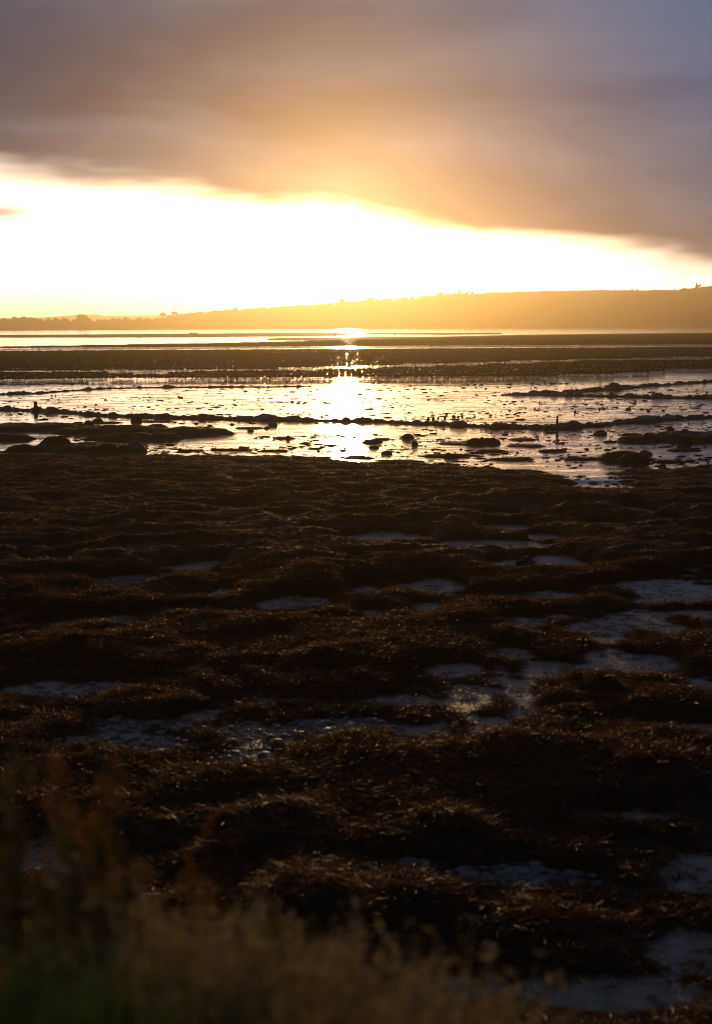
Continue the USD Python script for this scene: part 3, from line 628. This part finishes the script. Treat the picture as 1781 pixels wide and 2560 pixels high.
def weedy_rock(label, px, py, wpx, hpx, seed, group=None, name='weedy_rock', cat_='rock', tufts=0):
    p = ground(px, py); s = SC / 3556 * np.linalg.norm(p - EYE)
    w, h = wpx * s / 2, hpx * s
    t = thing(name, label, cat_, (p[0], p[1] + w * 0.5, 0), 0.0, group)
    m = rock(seed, 1.0, 0.55, 3 if wpx > 25 else 2); q = np.array(m.vertices)
    q *= np.array([w * (1.0 if wpx > 20 else 0.86), w * 0.75, h * (1.0 if wpx > 20 else 0.86)]); q[:, 2] = np.maximum(q[:, 2], -0.08)
    obj('stone', trimesh.Trimesh(q, m.faces, process=False), m_weed if seed % 3 else m_stone, t, smooth=True)
    if wpx >= 14:
        r = np.random.default_rng(seed); ms = []
        for k in range(10 if wpx < 40 else 34):
            a, e = r.uniform(0, 6.28), r.uniform(0.1, 1.5)
            c = np.array([w * math.cos(a) * math.cos(e), 0.8 * w * math.sin(a) * math.cos(e), h * math.sin(e)]) * 0.97
            g_ = fr[k % 4][0].copy(); g_.apply_scale(min(0.9, 1.1 * w) * r.uniform(0.5, 0.9)); g_.apply_transform(trimesh.transformations.rotation_matrix(r.uniform(0, 6.28), (0, 0, 1))); g_.apply_translation(c); ms.append(g_)
        obj('fronds', cat(ms), m_frond, t)
    return t
for k, (lab, a, b, w, h) in enumerate([
    ('largest domed boulder under seaweed at the left edge of the wet mud', 120, 1008, 74, 28),
    ('low boulder under seaweed just right of the largest domed one', 182, 1016, 58, 18),
    ('middle one of the rounded boulders under seaweed at the left', 236, 1018, 56, 24),
    ('small squat boulder between two rounded ones under seaweed', 276, 1018, 34, 18),
    ('pointed boulder under seaweed at the right end of the left group', 302, 1016, 50, 25),
    ('rounded hump on top of the seaweed bank at the left', 198, 958, 28, 14),
    ('rounded rock with a flat skirt standing alone on shining mud left of centre', 305, 945, 26, 12),
    ('flat weedy rock left of the rock with the flat skirt', 218, 946, 24, 9),
    ('long low weedy rock at the edge of the shining mud left of centre', 352, 960, 46, 9),
    ('humped weedy rock in the puddles near the right edge, the largest there', 1425, 1038, 76, 20),
    ('small rock on the back of the largest humped one near the right edge', 1448, 1022, 34, 12),
    ('dark knob at the near end of the right weed bank', 1537, 1000, 34, 20),
    ('lone rounded rock on the wet mud above the right weed bank', 1505, 965, 18, 10),
    ('low weedy rock between the right stake and the weed bank', 1348, 974, 30, 9),
    ('flat rock below the low weedy one left of the right weed bank', 1370, 992, 32, 4),
    ('rounded rock right of the sun path with a tail of weed', 916, 984, 30, 12),
    ('dark pointed rock below the one with a tail of weed', 930, 998, 18, 13),
    ('broad weed heap right of the sun path, left half', 1072, 997, 56, 14),
    ('broad weed heap right of the sun path, right half', 1104, 996, 42, 12),
    ('oval rock left of the sun path below the ridge', 611, 955, 22, 9),
    ('small oval rock just below the oval one left of the sun path', 598, 961, 14, 6),
    ('jagged rock left of the sun path near the lower edge of the mud', 646, 985, 12, 10),
    ('flat rock left of the jagged one near the lower edge of the mud', 562, 968, 18, 7),
    ('long flat weed clump inside the sun path', 835, 993, 46, 7),
    ('lower weed clump inside the sun path', 838, 1005, 26, 6),
    ('small weed heap below the clumps of the sun path', 868, 1018, 26, 7),
    ('dark hump on the lower mud edge right of the sun path', 1012, 1026, 36, 10),
    ('dark rock by the round pool at the right', 1487, 1048, 20, 8),
    ('pair-like knob below the rock by the round pool at the right', 1490, 1056, 30, 8),
    ('rock standing on the near weed bed beside the lower right puddle', 1178, 1277, 44, 20)]):
    weedy_rock(lab, a, b, w, h, 800 + k)
G1 = 'small stones in a row beyond the ridge'
for k, (a, b, w, h) in enumerate([(961, 941, 8, 7), (972, 940, 8, 8), (983, 938, 7, 4), (998, 938, 6, 7), (1002, 931, 5, 5), (1018, 935, 11, 5), (1028, 935, 7, 4), (1037, 934, 6, 5), (1065, 933, 5, 3), (1102, 931, 4, 3)]):
    weedy_rock('small dark stone in the short row just beyond the ridge', a, b, w, h, 850 + k, G1, 'small_stone', 'stone')
G2 = 'dark stones scattered over the shining mud'
listed = [(655, 902, 10, 4), (669, 904, 12, 3), (1410, 918, 20, 5), (1440, 918, 14, 3), (1455, 922, 12, 4), (1488, 921, 9, 4), (1290, 924, 7, 5), (1345, 918, 5, 5), (1200, 917, 5, 4), (1255, 917, 6, 3), (116, 888, 6, 3), (124, 888, 6, 3), (405, 892, 16, 4), (236, 897, 6, 3), (215, 908, 6, 3), (1040, 870, 14, 3), (1090, 872, 5, 3), (1068, 884, 6, 2), (950, 873, 18, 2), (1586, 880, 6, 3), (1210, 903, 4, 3), (470, 955, 14, 4), (440, 950, 12, 4), (520, 952, 12, 4), (375, 944, 30, 5)]
for k in range(70):
    yq = rng.uniform(885, 1045); listed.append((rng.uniform(0, 1597), yq, (yq - 720) / 34.0 * rng.uniform(0.4, 1.2), (yq - 720) / 95.0 * rng.uniform(0.5, 1.1)))
for k, (a, b, w, h) in enumerate(listed):
    weedy_rock('small dark stone lying on the shining wet mud', a, b, min(w, 13.5), h, 900 + k, G2, 'small_stone', 'stone')
for lab, a, b, w in [('pale flat shell at the left among seaweed, the rounder of two', 388, 2127, 16), ('pale oblong shell right of the rounder one', 437, 2126, 16), ('pale stone among dark shingle left of centre', 548, 1772, 16), ('grey rounded stone below centre left on the shingle', 466, 2028, 24), ('small pale stone in the shingle above the stalks', 273, 1905, 12)]:
    p = ground(a, b); s = SC / 3556 * np.linalg.norm(p - EYE) * w / 2
    m = rock(a, 0.5, 0.6, 2); m.apply_scale((s, s * 0.8, s)); zz = max(gz(p[0], p[1]), float(weed_z(p[:1], p[1:2])[0]))
    o = obj('pale_stone', trimesh.Trimesh(m.vertices + [p[0], p[1], zz + 0.3 * s], m.faces, process=False), m_pale, smooth=True); data(o, label=lab, category='stone')

# ------------------------------------------------------------------ far figures and tractor
def person(label, px, py, pose):
    import manifold3d as m3
    p = ground(px, py)
    t = thing('person', label, 'person', (p[0], p[1], 0.02), rng.uniform(-0.5, 0.5))
    lean = pose
    J = {'hip': (0, 0, .92, .13), 'chest': (0, -lean * .35, 1.36 - lean * .2, .16), 'neck': (0, -lean * .5, 1.50 - lean * .3, .06), 'head': (0, -lean * .6, 1.64 - lean * .35, .105),
         'lk': (-.12, -.03, .48, .075), 'rk': (.12, .06, .48, .075), 'lf': (-.14, .02, .07, .06), 'rf': (.15, .12, .07, .06), 'lt': (-.14, -.14, .05, .045), 'rt': (.16, -.05, .05, .045),
         'ls': (-.2, -lean * .42, 1.42 - lean * .25, .07), 'rs': (.2, -lean * .42, 1.42 - lean * .25, .07), 'le': (-.28, -lean * .4 - .05, 1.14 - lean * .3, .05), 're': (.28, -lean * .4 - .05, 1.14 - lean * .3, .05),
         'lh': (-.24, -lean * .5 - .2, .95 - lean * .35, .045), 'rh': (.24, -lean * .5 - .2, .95 - lean * .35, .045)}
    man = m3.Manifold()
    def sph(k):
        x_, y_, z_, r_ = J[k]; return m3.Manifold.sphere(r_, 16).translate((x_, y_, z_))
    for a, b in [('hip', 'chest'), ('chest', 'neck'), ('neck', 'head'), ('hip', 'lk'), ('hip', 'rk'), ('lk', 'lf'), ('rk', 'rf'), ('lf', 'lt'), ('rf', 'rt'), ('chest', 'ls'), ('chest', 'rs'), ('ls', 'le'), ('rs', 're'), ('le', 'lh'), ('re', 'rh')]:
        man += m3.Manifold.batch_hull([sph(a), sph(b)])
    obj('body', man, m_cloth, t, smooth=True)
    return t
person('figure in dark clothing at the left edge of the far sun reflection', 751, 756, 0.9)
person('figure in dark clothing right of the far sun reflection, nearer to it', 843, 755, 0.2)
person('figure in dark clothing right of the far sun reflection, farther right', 885, 755, 0.6)
p = ground(438, 751)
t = thing('farm_vehicle', 'small dark vehicle with a loaded trailer on the far mud bar at the left', 'vehicle', (p[0], p[1], 0.22), math.pi, None, (0.6, 0.6, 0.6))
def wheel(x, y, r, w):
    c = trimesh.creation.cylinder(r, w, sections=18); c.apply_transform(trimesh.transformations.rotation_matrix(math.pi / 2, (1, 0, 0))); c.apply_translation((x, y, r)); return c
obj('bonnet', box(-2.2, -0.6, -0.4, 0.4, 0.8, 1.45), m_tractor, t)
obj('cab', cat([box(-0.6, 0.8, -0.7, 0.7, 0.7, 1.3), box(-0.6, 0.7, -0.7, 0.7, 2.2, 2.35)] + [box(a, a + .08, b, b + .08, 1.3, 2.2) for a in (-0.6, 0.62) for b in (-0.7, 0.62)]), m_tractor, t)
for a, b, r in ((0.3, -0.85, 0.75), (0.3, 0.85, 0.75), (-1.7, -0.75, 0.45), (-1.7, 0.75, 0.45)): obj('wheel', wheel(a, b, r, 0.35), m_rubber, t)
obj('trailer', cat([box(1.4, 5.8, -1.0, 1.0, 0.85, 1.0), box(0.8, 1.4, -0.06, 0.06, 0.7, 0.85)]), m_tractor, t)
for a, b in ((3.9, -0.9), (3.9, 0.9)): obj('wheel', wheel(a, b, 0.45, 0.3), m_rubber, t)
obj('load', box(1.8, 4.6, -0.8, 0.8, 1.0, 1.7), m_bag, t)

# ------------------------------------------------------------------ near bank with plants
def bank_z(x, y):
    ex = 2.1 + 0.9 * sstep(0.2, -1.2, x) if False else 2.1 + 0.9 * (1 - sstep(-1.2, 0.2, x))
    t = np.clip((y - ex) / 3.6, 0, 1)
    z = 2.55 * (1 - t) ** 1.25 - 0.25 * (t > 0.999)
    return z + 0.08 * (N2(x, y, 0.5, 71, 3) - 0.5) - 0.02
gx, gy = np.meshgrid(np.r_[-60, -30, -12, np.linspace(-6, 6, 90), 12, 30, 60], np.r_[-120, -40, -10, np.linspace(-2, 6.8, 90)], indexing='xy')
bz = bank_z(gx, gy)
v = np.stack([gx, gy, bz], -1).reshape(-1, 3); f = grid_faces(*gx.shape)
if np.cross(v[f[0, 1]] - v[f[0, 0]], v[f[0, 2]] - v[f[0, 0]])[2] < 0: f = f[:, ::-1]
bank = obj('bank', (v, f), m_bank, smooth=True); data(bank, kind='structure', label='low grassy bank above the shore on which the viewer stands', category='bank')
def blade_tuft(seed, nb, hmin, hmax, w, spread, seedhead=False):
    r = np.random.default_rng(seed); vs, fs, n = [], [], 0
    for k in range(nb):
        a = r.uniform(0, 6.28); h = r.uniform(hmin, hmax); lean = r.uniform(0.03, 0.34) * h; b0 = r.normal(0, spread, 2); wa = a + 1.57 + r.normal(0, .5)
        s = np.linspace(0, 1, 6)
        x = b0[0] + lean * s ** 2 * math.cos(a); y = b0[1] + lean * s ** 2 * math.sin(a); z = h * (s - 0.12 * s ** 3)
        ww = w * (1 - s ** 1.5 * 0.9)
        if seedhead and k % 2 == 0: ww = np.where(s > 0.7, w * r.uniform(1.5, 3.2), ww * 0.6); ww[-1] = w * 0.5
        for sg in (-1, 1): vs.append(np.stack([x + sg * ww * math.cos(wa), y + sg * ww * math.sin(wa), z], 1))
        for i in range(5): fs += [[n + i, n + 6 + i, n + 7 + i], [n + i, n + 7 + i, n + 1 + i]]
        n += 12
        if seedhead and k % 2 == 0:
            q = 16; t_ = r.uniform(0.62, 1.02, q)
            c = np.stack([np.interp(t_, s, x), np.interp(t_, s, y), np.interp(t_, s, z)], 1) + r.normal(0, 0.016, (q, 3))
            vs.append((c[:, None] + r.normal(0, 0.0075, (q, 3, 3))).reshape(-1, 3)); fs += [[n + 3 * i, n + 3 * i + 1, n + 3 * i + 2] for i in range(q)]; n += 3 * q
    return trimesh.Trimesh(np.vstack(vs), np.array(fs), process=False)
def place(px, py, dist):
    p = at_dist(px, py, dist); return p
# dry grass: its tips reach up to the pixels given, it is rooted in the bank below
tuftD = [(blade_tuft(500 + k, 26, 0.35, 1.0, 0.0022, 0.05, True), m_straw) for k in range(4)]
pos, scl = [], []
for i in range(800):
    px = rng.uniform(130, 880)
    if 600 < px < 700 and rng.random() < 0.75: continue
    top = np.interp(px, [150, 250, 330, 450, 560, 640, 700, 760, 850, 930, 970], [2170, 2110, 2040, 2075, 2120, 2190, 2240, 2170, 2160, 2260, 2380]) + abs(rng.normal(0, 90)) - 10
    d = rng.uniform(2.4, 3.4); p = place(px, top, d); b = float(bank_z(p[:1], p[1:2])[0])
    h = p[2] - b
    if h < 0.15: continue
    pos.append((p[0], p[1], b - 0.02)); scl.append(h / 0.88)
pos = np.array(pos); scl = np.array(scl)
instancer('dry_grass', tuftD, pos, rng.integers(0, 4, len(pos)), rng.uniform(0, 6.28, len(pos)), np.stack([np.clip(scl, .5, 1.2), np.clip(scl, .5, 1.2), scl], 1), 'pale dry seeding grass at the bottom of the picture', 'grass', tilt=rng.normal(0, 0.22, (len(pos), 2)))
tuftG = [(blade_tuft(520 + k, 26, 0.25, 0.6, 0.005, 0.06), m_grass) for k in range(3)]
pos, scl = [], []
for i in range(600):
    px = rng.uniform(-120, 340); top = np.interp(px, [-120, 0, 100, 220, 320], [2080, 2140, 2190, 2230, 2330]) + abs(rng.normal(0, 70))
    d = rng.uniform(1.9, 2.8); p = place(px, top, d); b = float(bank_z(p[:1], p[1:2])[0]); h = p[2] - b
    if h < 0.1: continue
    pos.append((p[0], p[1], b - 0.02)); scl.append(h / 0.55)
pos = np.array(pos); scl = np.array(scl)
instancer('green_grass', tuftG, pos, rng.integers(0, 3, len(pos)), rng.uniform(0, 6.28, len(pos)), np.stack([np.clip(scl, .6, 1.6), np.clip(scl, .6, 1.6), scl], 1), 'lush green grass in the bottom left corner', 'grass')
def weed_plant(label, px, py, dist, seed, width=1.0, head=m_rust, group=None):
    p = place(px, py, dist); b = float(bank_z(p[:1], p[1:2])[0]); h = p[2] - b
    t = thing('dock_plant', label, 'plant', (p[0], p[1], b - 0.02), 0.0, group)
    r = np.random.default_rng(seed)
    stem_pts = np.array([(0.03 * math.sin(3 * q + seed), 0.03 * math.cos(2 * q + seed), h * q) for q in np.linspace(0, 1, 9)])
    obj('stem', tube(stem_pts, np.linspace(0.006, 0.002, 9), 5), m_stem, t)
    leaves, heads = [], []
    for k in range(9):
        q = r.uniform(0.08, 0.6); c = np.array([np.interp(q, np.linspace(0, 1, 9), stem_pts[:, j]) for j in range(3)])
        a = r.uniform(0, 6.28); L = r.uniform(0.10, 0.24) * (1.2 - q); s = np.linspace(0, 1, 7)
        cx = c[0] + L * s * math.cos(a); cy = c[1] + L * s * math.sin(a); cz = c[2] + L * (0.6 * s - 0.9 * s ** 2)
        w = 0.028 * np.sin(np.pi * np.clip(s * 0.95 + 0.04, 0, 1)) ** 0.8
        v_ = np.vstack([np.stack([cx - sg * w * math.sin(a), cy + sg * w * math.cos(a), cz + 0.3 * w], 1) if sg else np.stack([cx, cy, cz], 1) for sg in (-1, 0, 1)])
        f_ = []
        for i in range(6):
            for j in (0, 7): f_ += [[j + i, j + 7 + i, j + 8 + i], [j + i, j + 8 + i, j + 1 + i]]
        leaves.append(trimesh.Trimesh(v_, np.array(f_), process=False))
    for k in range(9):                                              # side branches crowded with seed
        q0 = 0.45 + 0.53 * k / 9; c = np.array([np.interp(q0, np.linspace(0, 1, 9), stem_pts[:, j]) for j in range(3)])
        a = r.uniform(0, 6.28); L = 0.26 * (1.05 - q0) * 1.3 * h / 1.0 * r.uniform(0.7, 1.1) + 0.05
        e = c + L * np.array([0.42 * math.cos(a) * width, 0.42 * math.sin(a), 0.9])
        heads.append(tube([c, (c + e) / 2 + [0.01, 0, -0.01], e], [0.0025, 0.002, 0.001], 4))
        nq = int(60 + 150 * L)
        tt = r.uniform(0.15, 1.0, nq)[:, None]; cc = c + (e - c) * tt + r.normal(0, 0.012, (nq, 3))
        ss = r.uniform(0.004, 0.009, nq)
        tri = r.normal(0, 1, (nq, 3, 3)) * ss[:, None, None]
        heads.append(trimesh.Trimesh((cc[:, None] + tri).reshape(-1, 3), np.arange(nq * 3).reshape(-1, 3), process=False))
    for lf in leaves: obj('leaf', lf, m_leaf, t)
    obj('seed_head', cat(heads), head, t)
    return t
PL = [('tall rusty dock stalk nearest the left edge', 60, 1660), ('tall slender dock stalk second from the left edge', 112, 1690), ('yellowish dock stalk rising highest right of the left pair', 185, 1668), ('short dock stalk between the tall ones at the left', 150, 1830), ('orange-brown dock stalk in the middle of the left clump', 215, 1800), ('broad rust-red dock stalk right of the clump middle', 262, 1780), ('rusty dock stalk at the right side of the left clump', 300, 1830), ('low dock stalk at the left edge of the picture', 20, 1850), ('bent dock stalk in front of the rust-red one', 240, 1960), ('dark dock stalk low at the left', 90, 1920), ('low leafy dock stalk before the orange-brown one', 180, 2000), ('single thin stalk apart from the clump to the right', 440, 1880)]
for k, (lab, a, b) in enumerate(PL):
    weed_plant(lab, a, b, 2.75 + 0.55 * ((k * 5) % 7) / 7, 600 + k, 1.0, m_rust if k % 3 else m_leaf)
for k, (lab, a, b) in enumerate([('thin yellowed stalk standing above the dry grass at centre left', 600, 2060), ('thin orange stalk right of the bleached twig', 555, 2050), ('yellow leafy stalk at the left of the right grass clump', 730, 2130), ('bushy yellow stalk crowning the right grass clump', 785, 2120), ('brown seeding stalk at the right end of the grass', 900, 2140)]):
    weed_plant(lab, a, b, 2.9 + 0.1 * k, 640 + k, 0.8, m_leaf if k != 1 else m_rust)
a, b = at_dist(476, 2122, 3.1), at_dist(525, 2088, 3.2)
mid = (a + b) / 2; d = (b - a)
tw = tube([a - mid - d * 0.4, -d * 0.25 + [0, 0, 0.006], d * 0.2 - [0, 0, 0.004], b - mid], [0.010, 0.008, 0.007, 0.004], 6)
o = obj('twig', trimesh.Trimesh(tw.vertices + mid, tw.faces, process=False), m_twig, smooth=True); data(o, label='bleached bare twig caught in the dry grass', category='twig')
